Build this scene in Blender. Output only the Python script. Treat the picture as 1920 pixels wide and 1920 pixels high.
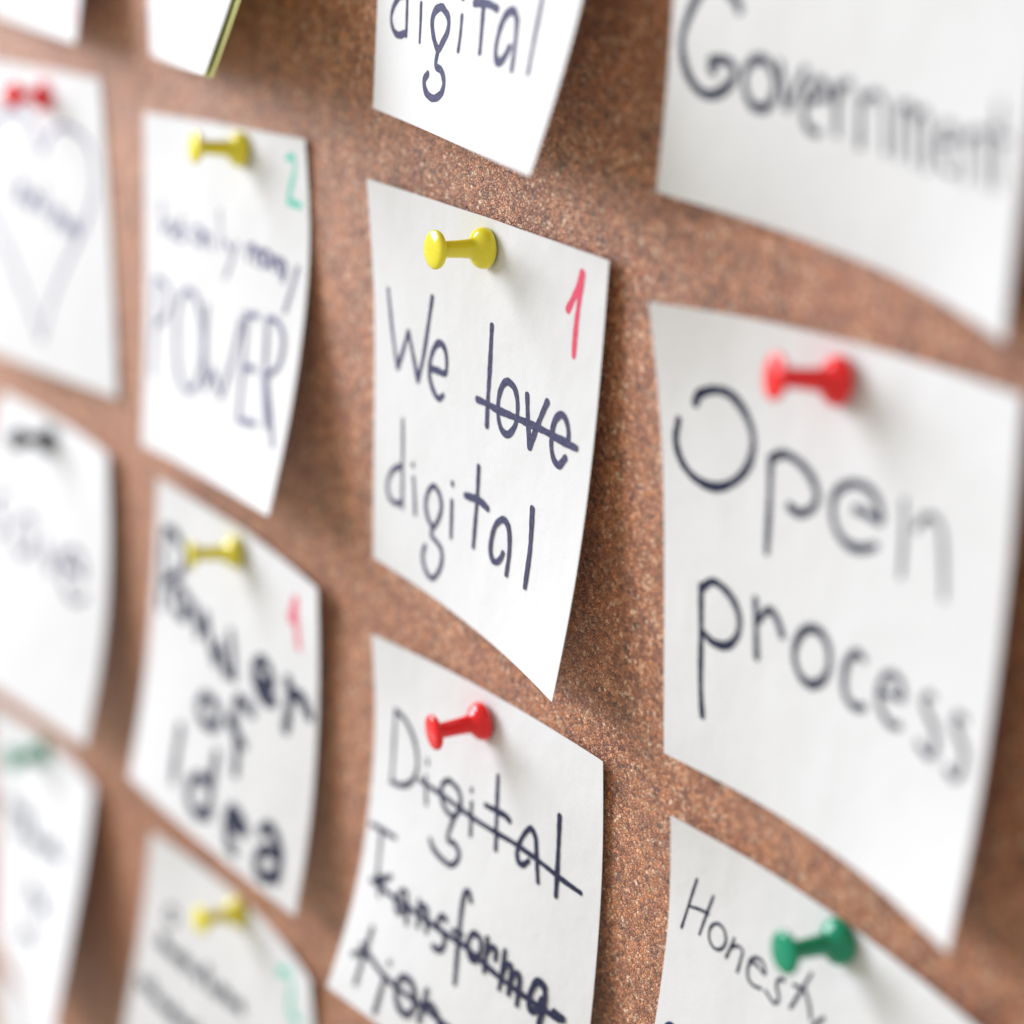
import bpy, bmesh, math, random
from mathutils import Vector, Matrix

# ------------------------------------------------------------------ scene
for o in list(bpy.data.objects):
    bpy.data.objects.remove(o, do_unlink=True)
scene = bpy.context.scene
COL = scene.collection
MM = 0.001

# camera: a hand-held close view along the board, everything in metres
YAW, PITCH, ROLL = 0.9711, -0.3727, 0.0544
CAM_POS = Vector((311.9, -205.5, 97.2)) * MM
fwd = Vector((-math.sin(YAW) * math.cos(PITCH), math.cos(YAW) * math.cos(PITCH), math.sin(PITCH)))
rgt = Vector((math.cos(YAW), math.sin(YAW), 0))
upv = rgt.cross(fwd)
cr = rgt * math.cos(ROLL) + upv * math.sin(ROLL)
cu = upv * math.cos(ROLL) - rgt * math.sin(ROLL)
cam_data = bpy.data.cameras.new('camera')
cam = bpy.data.objects.new('camera', cam_data)
COL.objects.link(cam)
m = Matrix((cr, cu, -fwd)).transposed().to_4x4()
m.translation = CAM_POS
cam.matrix_world = m
cam_data.sensor_width = 24.0
cam_data.sensor_height = 24.0
cam_data.sensor_fit = 'HORIZONTAL'
cam_data.lens = 4117.3 / 1920 * 24.0
cam_data.shift_x = (960 - 951.1) / 1920
cam_data.clip_start = 0.01
cam_data.clip_end = 50
cam_data.dof.use_dof = True
cam_data.dof.focus_distance = 0.377
cam_data.dof.aperture_fstop = 3.9
cam_data.dof.aperture_blades = 0
scene.camera = cam

# soft room light
world = bpy.data.worlds.new('World')
scene.world = world
world.use_nodes = True
bg = world.node_tree.nodes['Background']
bg.inputs['Color'].default_value = (1.0, 0.95, 0.83, 1)
bg.inputs['Strength'].default_value = 0.60

# the window: one large soft light, high on the left in front of the board
def window(name, direction, dist, size, power, color):
    ld = bpy.data.lights.new(name, 'AREA')
    ld.shape = 'RECTANGLE'
    ld.size, ld.size_y = size
    ld.energy = power
    ld.color = color
    ob = bpy.data.objects.new(name, ld)
    COL.objects.link(ob)
    d = Vector(direction).normalized()
    ob.location = Vector((0.02, 0, -0.06)) + d * dist
    ob.rotation_euler = (-d).to_track_quat('-Z', 'Z').to_euler()
    return ob
window('window_light', (-0.87, -0.44, 0.33), 1.9, (1.1, 1.3), 66, (0.86, 0.90, 1.0))

scene.render.engine = 'CYCLES'
scene.view_settings.view_transform = 'Standard'
scene.view_settings.look = 'None'
scene.view_settings.exposure = 0.0
scene.view_settings.gamma = 1.0
scene.view_settings.use_curve_mapping = False

# ------------------------------------------------------------------ materials
def new_mat(name):
    mt = bpy.data.materials.new(name)
    mt.use_nodes = True
    nt = mt.node_tree
    bs = nt.nodes['Principled BSDF']
    return mt, nt, bs, nt.nodes, nt.links

def cork_material():
    mt, nt, bs, N, L = new_mat('cork')
    tc = N.new('ShaderNodeTexCoord')
    # warp the coordinates so that the granules are not round
    nz = N.new('ShaderNodeTexNoise'); nz.inputs['Scale'].default_value = 900; nz.inputs['Detail'].default_value = 3
    L.new(tc.outputs['Object'], nz.inputs['Vector'])
    sub = N.new('ShaderNodeVectorMath'); sub.operation = 'SUBTRACT'; sub.inputs[1].default_value = (.5, .5, .5)
    L.new(nz.outputs['Color'], sub.inputs[0])
    scl = N.new('ShaderNodeVectorMath'); scl.operation = 'SCALE'; scl.inputs['Scale'].default_value = 0.0011
    L.new(sub.outputs[0], scl.inputs[0])
    add = N.new('ShaderNodeVectorMath'); add.operation = 'ADD'
    L.new(tc.outputs['Object'], add.inputs[0]); L.new(scl.outputs[0], add.inputs[1])
    def voro(scale, feature='F1'):
        v = N.new('ShaderNodeTexVoronoi'); v.feature = feature; v.inputs['Scale'].default_value = scale
        v.inputs['Randomness'].default_value = 1.0
        L.new(add.outputs[0], v.inputs['Vector']); return v
    def ramp(src, stops):
        r = N.new('ShaderNodeValToRGB'); e = r.color_ramp.elements
        while len(e) < len(stops): e.new(0.5)
        for el, (p, c) in zip(e, stops): el.position = p; el.color = (*c, 1)
        L.new(src, r.inputs['Fac']); return r
    def mix(fac, a, b, mode='MIX'):
        mx = N.new('ShaderNodeMix'); mx.data_type = 'RGBA'; mx.blend_type = mode
        if isinstance(fac, float): mx.inputs['Factor'].default_value = fac
        else: L.new(fac, mx.inputs['Factor'])
        for s, v in ((6, a), (7, b)):
            if isinstance(v, tuple): mx.inputs[s].default_value = (*v, 1)
            else: L.new(v, mx.inputs[s])
        return mx.outputs[2]
    g1 = voro(1400); g2 = voro(700); e1 = voro(1400, 'DISTANCE_TO_EDGE')
    sep = N.new('ShaderNodeSeparateColor'); L.new(g1.outputs['Color'], sep.inputs[0])
    base = ramp(sep.outputs[0], [(0.0, (0.33, 0.092, 0.027)), (0.25, (0.56, 0.182, 0.060)), (0.6, (0.72, 0.262, 0.096)), (0.85, (0.83, 0.38, 0.18)), (1.0, (0.92, 0.62, 0.41))])
    sep2 = N.new('ShaderNodeSeparateColor'); L.new(g2.outputs['Color'], sep2.inputs[0])
    tint = ramp(sep2.outputs[1], [(0.0, (0.72, 0.66, 0.60)), (0.5, (1, 1, 1)), (1.0, (1.15, 1.12, 1.08))])
    col = mix(0.8, base.outputs[0], tint.outputs[0], 'MULTIPLY')
    # crevices between granules and scattered dark bark specks
    crev = ramp(e1.outputs['Distance'], [(0.0, (0.35, 0.26, 0.2)), (0.07, (1, 1, 1))])
    col = mix(0.55, col, crev.outputs[0], 'MULTIPLY')
    g3 = voro(800); sep3 = N.new('ShaderNodeSeparateColor'); L.new(g3.outputs['Color'], sep3.inputs[0])
    spk = N.new('ShaderNodeMath'); spk.operation = 'GREATER_THAN'; spk.inputs[1].default_value = 0.90; L.new(sep3.outputs[2], spk.inputs[0])
    spd = N.new('ShaderNodeMath'); spd.operation = 'LESS_THAN'; spd.inputs[1].default_value = 0.42; L.new(g3.outputs['Distance'], spd.inputs[0])
    spm = N.new('ShaderNodeMath'); spm.operation = 'MULTIPLY'; L.new(spk.outputs[0], spm.inputs[0]); L.new(spd.outputs[0], spm.inputs[1])
    spf = N.new('ShaderNodeMath'); spf.operation = 'MULTIPLY'; spf.inputs[1].default_value = 0.8; L.new(spm.outputs[0], spf.inputs[0])
    col = mix(spf.outputs[0], col, (0.12, 0.042, 0.02))
    # larger bark flakes here and there
    g4 = voro(330); sep4 = N.new('ShaderNodeSeparateColor'); L.new(g4.outputs['Color'], sep4.inputs[0])
    fl = N.new('ShaderNodeMapRange'); fl.inputs['From Min'].default_value = 0.86; fl.inputs['From Max'].default_value = 1.0; fl.inputs['To Max'].default_value = 0.7
    L.new(sep4.outputs[0], fl.inputs['Value'])
    fd = N.new('ShaderNodeMapRange'); fd.inputs['From Min'].default_value = 0.42; fd.inputs['From Max'].default_value = 0.22
    L.new(g4.outputs['Distance'], fd.inputs['Value'])
    fm = N.new('ShaderNodeMath'); fm.operation = 'MULTIPLY'; L.new(fl.outputs[0], fm.inputs[0]); L.new(fd.outputs[0], fm.inputs[1])
    col = mix(fm.outputs[0], col, (0.20, 0.068, 0.028))
    # open pits between the granules
    pn = N.new('ShaderNodeTexNoise'); pn.inputs['Scale'].default_value = 1150; pn.inputs['Detail'].default_value = 2.5; pn.inputs['Roughness'].default_value = 0.6
    L.new(tc.outputs['Object'], pn.inputs['Vector'])
    pit = N.new('ShaderNodeMapRange'); pit.inputs['From Min'].default_value = 0.40; pit.inputs['From Max'].default_value = 0.335
    L.new(pn.outputs['Fac'], pit.inputs['Value'])
    pf = N.new('ShaderNodeMath'); pf.operation = 'MULTIPLY'; pf.inputs[1].default_value = 0.85; L.new(pit.outputs[0], pf.inputs[0])
    col = mix(pf.outputs[0], col, (0.085, 0.028, 0.012))
    # broad mottling
    bn = N.new('ShaderNodeTexNoise'); bn.inputs['Scale'].default_value = 150; bn.inputs['Detail'].default_value = 6; bn.inputs['Roughness'].default_value = 0.62
    L.new(tc.outputs['Object'], bn.inputs['Vector'])
    bm_ = ramp(bn.outputs['Fac'], [(0.34, (0.66, 0.61, 0.56)), (0.5, (0.98, 0.98, 0.98)), (0.68, (1.16, 1.18, 1.2))])
    col = mix(0.85, col, bm_.outputs[0], 'MULTIPLY')
    L.new(col, bs.inputs['Base Color'])
    bs.inputs['Roughness'].default_value = 0.46
    bs.inputs['Specular IOR Level'].default_value = 1.0
    bs.inputs['Coat Weight'].default_value = 0.3
    bs.inputs['Coat Roughness'].default_value = 0.62
    # relief
    hh = N.new('ShaderNodeMath'); hh.operation = 'MULTIPLY_ADD'
    L.new(sep.outputs[1], hh.inputs[0]); hh.inputs[1].default_value = 0.7
    crh = N.new('ShaderNodeMapRange'); crh.inputs['From Max'].default_value = 0.16; L.new(e1.outputs['Distance'], crh.inputs['Value'])
    L.new(crh.outputs[0], hh.inputs[2])
    hs = N.new('ShaderNodeMath'); hs.operation = 'SUBTRACT'; L.new(hh.outputs[0], hs.inputs[0]); L.new(spm.outputs[0], hs.inputs[1])
    fn = N.new('ShaderNodeTexNoise'); fn.inputs['Scale'].default_value = 1900; fn.inputs['Detail'].default_value = 3
    L.new(tc.outputs['Object'], fn.inputs['Vector'])
    h2 = N.new('ShaderNodeMath'); h2.operation = 'MULTIPLY_ADD'; h2.inputs[1].default_value = 1.6
    L.new(fn.outputs['Fac'], h2.inputs[0]); L.new(hs.outputs[0], h2.inputs[2])
    h3 = N.new('ShaderNodeMath'); h3.operation = 'MULTIPLY_ADD'; h3.inputs[1].default_value = -1.3
    L.new(pit.outputs[0], h3.inputs[0]); L.new(h2.outputs[0], h3.inputs[2])
    bp = N.new('ShaderNodeBump'); bp.inputs['Strength'].default_value = 1.0; bp.inputs['Distance'].default_value = 0.00028
    L.new(h3.outputs[0], bp.inputs['Height']); L.new(bp.outputs[0], bs.inputs['Normal'])
    return mt

def paper_material(name, colour):
    mt, nt, bs, N, L = new_mat(name)
    tc = N.new('ShaderNodeTexCoord')
    nz = N.new('ShaderNodeTexNoise'); nz.inputs['Scale'].default_value = 2600; nz.inputs['Detail'].default_value = 5
    L.new(tc.outputs['Object'], nz.inputs['Vector'])
    r = N.new('ShaderNodeValToRGB')
    r.color_ramp.elements[0].color = (*[c * 0.965 for c in colour], 1); r.color_ramp.elements[0].position = .3
    r.color_ramp.elements[1].color = (*[min(1, c * 1.02) for c in colour], 1); r.color_ramp.elements[1].position = .7
    L.new(nz.outputs['Fac'], r.inputs['Fac']); L.new(r.outputs[0], bs.inputs['Base Color'])
    bs.inputs['Roughness'].default_value = 0.75
    bs.inputs['Specular IOR Level'].default_value = 0.25
    bp = N.new('ShaderNodeBump'); bp.inputs['Strength'].default_value = 0.45; bp.inputs['Distance'].default_value = 0.00007
    L.new(nz.outputs['Fac'], bp.inputs['Height'])
    # faint dents and waviness of handled paper
    wn = N.new('ShaderNodeTexNoise'); wn.inputs['Scale'].default_value = 75; wn.inputs['Detail'].default_value = 3
    L.new(tc.outputs['Object'], wn.inputs['Vector'])
    b2 = N.new('ShaderNodeBump'); b2.inputs['Strength'].default_value = 0.5; b2.inputs['Distance'].default_value = 0.0009
    L.new(wn.outputs['Fac'], b2.inputs['Height']); L.new(bp.outputs[0], b2.inputs['Normal']); L.new(b2.outputs[0], bs.inputs['Normal'])
    tr = N.new('ShaderNodeBsdfTranslucent'); tr.inputs['Color'].default_value = (*colour, 1)
    mx = N.new('ShaderNodeMixShader'); mx.inputs[0].default_value = 0.12
    L.new(bs.outputs[0], mx.inputs[1]); L.new(tr.outputs[0], mx.inputs[2])
    L.new(mx.outputs[0], N['Material Output'].inputs['Surface'])
    return mt

def ink_material(name, colour, spread=0.38):
    mt, nt, bs, N, L = new_mat(name)
    tc = N.new('ShaderNodeTexCoord')
    nz = N.new('ShaderNodeTexNoise'); nz.inputs['Scale'].default_value = 1800; nz.inputs['Detail'].default_value = 4
    L.new(tc.outputs['Object'], nz.inputs['Vector'])
    r = N.new('ShaderNodeValToRGB')
    r.color_ramp.elements[0].color = (*[c * (1 - spread) for c in colour], 1); r.color_ramp.elements[0].position = .32
    r.color_ramp.elements[1].color = (*[min(1, c * (1 + spread)) for c in colour], 1); r.color_ramp.elements[1].position = .68
    L.new(nz.outputs['Fac'], r.inputs['Fac']); L.new(r.outputs[0], bs.inputs['Base Color'])
    bs.inputs['Roughness'].default_value = 0.7
    bs.inputs['Specular IOR Level'].default_value = 0.2
    return mt

def plastic_material(name, colour, sss=0.25):
    mt, nt, bs, N, L = new_mat(name)
    bs.inputs['Base Color'].default_value = (*colour, 1)
    bs.inputs['Roughness'].default_value = 0.13
    bs.inputs['IOR'].default_value = 1.5
    bs.inputs['Subsurface Weight'].default_value = sss
    bs.inputs['Subsurface Radius'].default_value = (1.0, 0.7, 0.4)
    bs.inputs['Subsurface Scale'].default_value = 0.0012
    tc = N.new('ShaderNodeTexCoord')
    nz = N.new('ShaderNodeTexNoise'); nz.inputs['Scale'].default_value = 700; nz.inputs['Detail'].default_value = 2
    L.new(tc.outputs['Object'], nz.inputs['Vector'])
    bp = N.new('ShaderNodeBump'); bp.inputs['Strength'].default_value = 0.12; bp.inputs['Distance'].default_value = 0.0001
    L.new(nz.outputs['Fac'], bp.inputs['Height']); L.new(bp.outputs[0], bs.inputs['Normal'])
    return mt

CORK = cork_material()
PAPER = paper_material('note_paper', (0.805, 0.80, 0.795))
PAPER_GREEN = paper_material('yellow_green_paper', (0.78, 0.80, 0.32))
INK = {
    'ink': ink_material('faded_navy_ink', (0.062, 0.062, 0.125)),
    'pale': ink_material('pale_blue_ink', (0.15, 0.15, 0.27)),
    'ink2': ink_material('navy_ink', (0.024, 0.026, 0.062)),
    'ink3': ink_material('black_ink', (0.020, 0.025, 0.055)),
    'red': ink_material('red_ink', (0.72, 0.085, 0.15), .12),
    'green': ink_material('green_ink', (0.07, 0.55, 0.40), .12),
    'blue': ink_material('blue_ink', (0.012, 0.035, 0.13), .15),
}
PLASTIC = {
    'yellow': plastic_material('yellow_plastic', (0.82, 0.72, 0.035)),
    'red': plastic_material('red_plastic', (0.85, 0.012, 0.016)),
    'green': plastic_material('green_plastic', (0.0, 0.27, 0.14)),
    'black': plastic_material('black_plastic', (0.012, 0.012, 0.013), 0.0),
}
steel, _, sb, _, _ = new_mat('steel')
sb.inputs['Metallic'].default_value = 1.0; sb.inputs['Roughness'].default_value = 0.3; sb.inputs['Base Color'].default_value = (.6, .6, .6, 1)

# ------------------------------------------------------------------ measured data (millimetres on the board)
# NOTE_SHAPES: 5 x 5 lattice of each curled 76 mm note (rows from the top edge down)
# HANDWRITING: pen strokes on each note, (pen width, points in mm from the note's top left corner)
# PINS: colour, point where the pin meets the paper, direction of the shaft
NOTE_SHAPES = {
 'C1': [
  [(-37.4,-2.51,4.7),(-18.5,-2.00,5.6),(0.6,-1.73,6.4),(19.6,-1.66,7.2),(38.6,-1.68,7.9)],
  [(-36.6,-0.87,-14.2),(-17.6,-1.36,-13.3),(1.3,-1.73,-12.6),(20.3,-2.05,-11.8),(39.3,-2.39,-11.1)],
  [(-35.8,-0.40,-33.1),(-16.9,-1.05,-32.3),(2.1,-1.82,-31.5),(21.1,-2.71,-30.8),(40.0,-3.70,-30.0)],
  [(-35.1,-0.38,-52.1),(-16.1,-0.91,-51.3),(2.9,-2.03,-50.5),(21.8,-3.71,-49.7),(40.6,-5.91,-48.9)],
  [(-34.3,-0.39,-71.0),(-15.3,-0.80,-70.3),(3.6,-2.39,-69.5),(22.4,-5.13,-68.6),(41.0,-9.07,-67.6)],
 ],
 'C0': [
  [(-39.4,-0.40,94.1),(-20.4,-0.40,94.8),(-1.3,-0.40,95.5),(17.7,-0.40,96.2),(36.7,-0.40,96.8)],
  [(-38.6,-0.60,75.1),(-19.6,-1.43,75.9),(-0.7,-2.21,76.6),(18.3,-2.92,77.4),(37.3,-3.56,78.1)],
  [(-37.8,-0.95,56.1),(-18.9,-2.64,56.9),(-0.0,-4.27,57.8),(18.9,-5.83,58.6),(37.8,-7.33,59.4)],
  [(-37.0,-1.48,37.1),(-18.2,-4.00,38.0),(0.6,-6.57,38.9),(19.4,-9.21,39.9),(38.2,-11.89,40.9)],
  [(-36.1,-2.30,18.1),(-17.4,-5.49,19.1),(1.2,-9.08,20.1),(19.8,-13.12,21.3),(38.2,-17.68,22.8)],
 ],
 'C2': [
  [(-29.5,-3.01,-85.2),(-10.6,-1.18,-83.5),(8.3,-0.40,-81.8),(27.3,-0.47,-80.1),(46.2,-1.27,-78.4)],
  [(-27.7,-2.65,-104.2),(-8.8,-2.53,-102.4),(10.1,-2.27,-100.7),(29.0,-1.80,-99.0),(47.9,-1.09,-97.3)],
  [(-26.0,-4.54,-123.0),(-7.1,-4.96,-121.2),(11.8,-4.71,-119.4),(30.7,-3.73,-117.8),(49.6,-2.05,-116.3)],
  [(-24.2,-8.60,-141.5),(-5.3,-8.60,-139.7),(13.6,-7.75,-138.1),(32.4,-6.15,-136.6),(51.3,-3.93,-135.1)],
  [(-22.5,-15.20,-159.2),(-3.5,-13.50,-158.0),(15.3,-11.34,-156.7),(34.2,-8.93,-155.3),(53.0,-6.35,-153.9)],
 ],
 'D0': [
  [(54.1,-5.10,98.4),(73.1,-5.69,97.9),(92.1,-6.15,97.4),(111.2,-6.49,96.9),(130.2,-6.72,96.3)],
  [(53.6,-4.66,79.4),(72.6,-5.16,78.9),(91.6,-5.84,78.4),(110.6,-6.64,77.9),(129.6,-7.50,77.3)],
  [(53.1,-4.23,60.4),(72.1,-4.22,60.0),(91.1,-4.85,59.5),(110.1,-6.05,58.9),(129.0,-7.74,58.3)],
  [(52.8,-3.76,41.4),(71.7,-2.89,41.0),(90.7,-3.06,40.6),(109.6,-4.49,40.0),(128.4,-7.27,39.2)],
  [(52.5,-4.03,22.3),(71.3,-1.34,22.1),(90.3,-0.39,21.8),(109.2,-1.78,21.2),(127.8,-6.04,20.2)],
 ],
 'D1': [
  [(55.8,-6.52,6.2),(74.4,-2.54,8.3),(93.3,-1.13,10.1),(112.2,-1.94,11.9),(130.9,-4.68,13.8)],
  [(57.4,-3.65,-12.5),(76.2,-2.31,-10.6),(95.1,-2.13,-8.8),(114.0,-3.05,-7.0),(132.8,-4.99,-5.2)],
  [(59.1,-2.40,-31.3),(78.0,-2.15,-29.5),(96.9,-2.71,-27.7),(115.7,-4.02,-25.9),(134.5,-6.00,-24.1)],
  [(60.8,-1.87,-50.2),(79.8,-1.78,-48.4),(98.7,-2.82,-46.6),(117.5,-4.91,-44.8),(136.1,-7.84,-43.0)],
  [(62.6,-1.48,-69.1),(81.6,-1.01,-67.3),(100.5,-2.40,-65.5),(119.1,-5.83,-63.7),(137.4,-11.00,-61.8)],
 ],
 'D2': [
  [(67.7,-3.11,-77.8),(86.6,-0.87,-77.4),(105.6,-0.40,-77.1),(124.6,-1.47,-76.7),(143.5,-3.77,-76.4)],
  [(68.0,-1.89,-96.7),(87.0,-1.48,-96.4),(105.9,-1.37,-96.0),(124.9,-1.69,-95.7),(143.9,-2.49,-95.4)],
  [(68.3,-2.88,-115.7),(87.3,-2.54,-115.4),(106.3,-2.19,-115.0),(125.3,-1.86,-114.7),(144.3,-1.55,-114.3)],
  [(68.7,-4.92,-134.6),(87.7,-3.93,-134.3),(106.6,-2.96,-134.0),(125.6,-1.96,-133.7),(144.6,-0.88,-133.3)],
  [(69.2,-7.53,-153.4),(88.1,-5.57,-153.2),(107.0,-3.74,-153.0),(125.9,-2.02,-152.7),(144.9,-0.40,-152.3)],
 ],
 'B1': [
  [(-139.7,-1.00,-2.5),(-120.8,-0.59,-0.2),(-101.9,-0.39,2.1),(-83.0,-0.50,4.3),(-64.2,-1.07,6.6)],
  [(-137.4,-1.97,-21.3),(-118.5,-2.06,-19.0),(-99.7,-1.99,-16.7),(-80.8,-1.66,-14.5),(-61.9,-0.96,-12.3)],
  [(-135.1,-3.12,-40.1),(-116.2,-3.64,-37.8),(-97.4,-3.88,-35.5),(-78.5,-3.78,-33.2),(-59.7,-3.36,-31.0)],
  [(-132.8,-4.59,-58.9),(-114.0,-5.39,-56.6),(-95.1,-6.10,-54.2),(-76.3,-6.77,-51.9),(-57.5,-7.48,-49.5)],
  [(-130.5,-6.53,-77.7),(-111.7,-7.32,-75.3),(-92.9,-8.66,-72.9),(-74.1,-10.50,-70.4),(-55.4,-12.82,-67.6)],
 ],
 'B2': [
  [(-127.3,-4.07,-85.2),(-108.4,-2.56,-85.0),(-89.4,-1.85,-84.6),(-70.4,-2.05,-84.2),(-51.4,-3.38,-83.8)],
  [(-126.9,-4.99,-104.2),(-108.0,-4.26,-103.9),(-89.0,-3.63,-103.5),(-70.0,-3.16,-103.2),(-51.0,-2.92,-102.8)],
  [(-126.5,-6.68,-123.2),(-107.5,-6.49,-122.7),(-88.6,-5.88,-122.4),(-69.6,-4.83,-122.1),(-50.7,-3.34,-121.9)],
  [(-126.1,-9.30,-142.0),(-107.1,-9.30,-141.5),(-88.1,-8.60,-141.2),(-69.2,-7.16,-141.0),(-50.3,-4.98,-140.8)],
  [(-125.7,-12.96,-160.6),(-106.6,-12.71,-160.2),(-87.7,-11.76,-159.9),(-68.7,-10.18,-159.7),(-49.8,-8.13,-159.6)],
 ],
 'B3': [
  [(-128.8,-5.81,-179.2),(-110.1,-2.24,-179.5),(-91.2,-0.40,-179.5),(-72.1,-0.44,-179.4),(-53.2,-2.32,-179.3)],
  [(-128.6,-7.93,-198.1),(-109.8,-5.05,-198.3),(-91.0,-2.85,-198.3),(-72.0,-1.40,-198.3),(-53.0,-0.70,-198.3)],
  [(-128.3,-10.97,-216.9),(-109.6,-7.99,-217.0),(-90.8,-5.22,-217.2),(-72.0,-2.67,-217.3),(-53.1,-0.39,-217.3)],
  [(-127.9,-14.68,-235.5),(-109.2,-11.06,-235.8),(-90.6,-7.56,-236.0),(-71.9,-4.16,-236.2),(-53.2,-0.82,-236.4)],
  [(-127.3,-18.65,-254.1),(-108.9,-14.21,-254.5),(-90.3,-9.93,-254.9),(-71.8,-5.78,-255.1),(-53.2,-1.74,-255.4)],
 ],
 'A1': [
  [(-240.1,-0.68,-8.0),(-221.2,-0.50,-5.9),(-202.3,-0.40,-3.7),(-183.5,-0.43,-1.6),(-164.6,-0.61,0.4)],
  [(-238.0,-2.13,-26.8),(-219.1,-1.69,-24.7),(-200.2,-1.25,-22.6),(-181.4,-0.82,-20.5),(-162.5,-0.40,-18.4)],
  [(-235.9,-3.61,-45.6),(-217.0,-2.90,-43.6),(-198.1,-2.14,-41.5),(-179.3,-1.33,-39.4),(-160.4,-0.46,-37.3)],
  [(-233.7,-5.11,-64.5),(-214.9,-4.15,-62.4),(-196.0,-3.11,-60.3),(-177.2,-1.97,-58.3),(-158.3,-0.73,-56.2)],
  [(-231.6,-6.62,-83.3),(-212.7,-5.41,-81.2),(-193.9,-4.13,-79.2),(-175.1,-2.74,-77.1),(-156.2,-1.20,-75.1)],
 ],
 'A0': [
  [(-237.3,-0.71,81.0),(-218.3,-0.55,82.1),(-199.3,-0.45,83.2),(-180.4,-0.40,84.3),(-161.4,-0.40,85.4)],
  [(-236.2,-0.78,62.0),(-217.2,-1.15,63.2),(-198.2,-1.49,64.3),(-179.3,-1.80,65.4),(-160.3,-2.08,66.5)],
  [(-235.0,-0.76,43.1),(-216.1,-1.75,44.2),(-197.2,-2.64,45.4),(-178.2,-3.44,46.5),(-159.3,-4.12,47.6)],
  [(-233.9,-0.64,24.1),(-215.0,-2.35,25.3),(-196.1,-3.93,26.4),(-177.2,-5.35,27.6),(-158.3,-6.60,28.8)],
  [(-232.6,-0.40,5.1),(-213.8,-2.93,6.3),(-195.0,-5.34,7.5),(-176.2,-7.56,8.8),(-157.3,-9.66,10.1)],
 ],
 'A2': [
  [(-234.8,-1.01,-96.9),(-215.9,-0.40,-95.3),(-197.0,-0.40,-93.5),(-178.1,-1.20,-91.7),(-159.2,-2.87,-89.9)],
  [(-233.1,-5.74,-115.2),(-214.2,-4.82,-113.7),(-195.3,-4.08,-112.1),(-176.4,-3.56,-110.5),(-157.5,-3.34,-108.8)],
  [(-231.4,-10.67,-133.5),(-212.5,-9.42,-132.0),(-193.6,-8.08,-130.6),(-174.7,-6.61,-129.2),(-155.8,-4.95,-127.7)],
  [(-229.6,-15.77,-151.8),(-210.7,-14.17,-150.4),(-191.8,-12.40,-149.0),(-173.0,-10.42,-147.7),(-154.2,-8.23,-146.4)],
  [(-227.8,-21.00,-169.9),(-208.9,-19.07,-168.6),(-190.1,-17.01,-167.4),(-171.2,-14.94,-166.0),(-152.4,-13.07,-164.7)],
 ],
 'A3': [
  [(-247.3,-3.19,-196.4),(-228.5,-1.35,-194.5),(-209.5,-0.39,-192.6),(-190.6,-0.70,-190.6),(-171.8,-2.73,-188.4)],
  [(-245.4,-3.13,-215.3),(-226.5,-2.98,-213.3),(-207.6,-3.47,-211.3),(-188.8,-4.65,-209.1),(-170.0,-6.49,-206.9)],
  [(-243.3,-3.77,-234.2),(-224.5,-4.87,-232.1),(-205.7,-6.44,-229.9),(-186.9,-8.48,-227.7),(-168.3,-10.92,-225.4)],
  [(-241.2,-5.09,-253.1),(-222.5,-6.93,-250.9),(-203.7,-9.28,-248.6),(-185.1,-12.20,-246.2),(-166.6,-15.70,-243.7)],
  [(-239.2,-7.03,-271.9),(-220.4,-9.10,-269.7),(-201.8,-11.97,-267.3),(-183.3,-15.85,-264.8),(-165.1,-20.63,-262.0)],
 ],
 'A4': [
  [(-258.6,-1.01,-292.0),(-239.7,-0.98,-290.4),(-220.7,-0.98,-288.9),(-201.8,-0.99,-287.4),(-182.9,-1.01,-285.8)],
  [(-257.1,-0.88,-310.9),(-238.2,-0.86,-309.4),(-219.2,-0.86,-307.8),(-200.3,-0.87,-306.3),(-181.3,-0.88,-304.8)],
  [(-255.6,-0.74,-329.8),(-236.6,-0.74,-328.3),(-217.7,-0.74,-326.8),(-198.7,-0.74,-325.2),(-179.8,-0.75,-323.7)],
  [(-254.0,-0.62,-348.8),(-235.1,-0.62,-347.2),(-216.2,-0.62,-345.7),(-197.2,-0.62,-344.2),(-178.3,-0.62,-342.7)],
  [(-252.5,-0.49,-367.7),(-233.6,-0.49,-366.2),(-214.6,-0.49,-364.7),(-195.7,-0.49,-363.1),(-176.7,-0.49,-361.6)],
 ],
 'B0': [
  [(-142.1,-0.90,86.9),(-123.1,-0.90,88.7),(-104.1,-0.96,90.4),(-85.2,-1.10,91.9),(-66.2,-1.32,93.4)],
  [(-140.3,-0.90,68.0),(-121.4,-1.99,69.8),(-102.6,-3.18,71.6),(-83.7,-4.44,73.3),(-64.8,-5.72,74.9)],
  [(-138.5,-1.03,49.0),(-119.7,-3.37,50.9),(-101.0,-5.77,52.8),(-82.3,-8.24,54.7),(-63.6,-10.77,56.6)],
  [(-136.5,-1.25,30.1),(-118.0,-4.97,32.1),(-99.5,-8.74,34.1),(-81.0,-12.63,36.3),(-62.6,-16.68,38.5)],
  [(-134.4,-1.53,11.2),(-116.2,-6.70,13.2),(-98.1,-12.04,15.5),(-80.0,-17.70,18.0),(-62.2,-23.81,20.8)],
 ],
 'B0y': [
  [(-139.7,-0.45,86.7),(-120.7,-0.45,88.5),(-101.7,-0.51,90.2),(-82.8,-0.65,91.7),(-63.8,-0.87,93.2)],
  [(-137.9,-0.45,67.8),(-119.0,-1.54,69.6),(-100.2,-2.73,71.4),(-81.3,-3.99,73.1),(-62.4,-5.27,74.7)],
  [(-136.1,-0.58,48.8),(-117.3,-2.92,50.7),(-98.6,-5.32,52.6),(-79.9,-7.79,54.5),(-61.2,-10.32,56.4)],
  [(-134.1,-0.80,29.9),(-115.6,-4.52,31.9),(-97.1,-8.29,33.9),(-78.6,-12.18,36.1),(-60.2,-16.23,38.3)],
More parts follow.
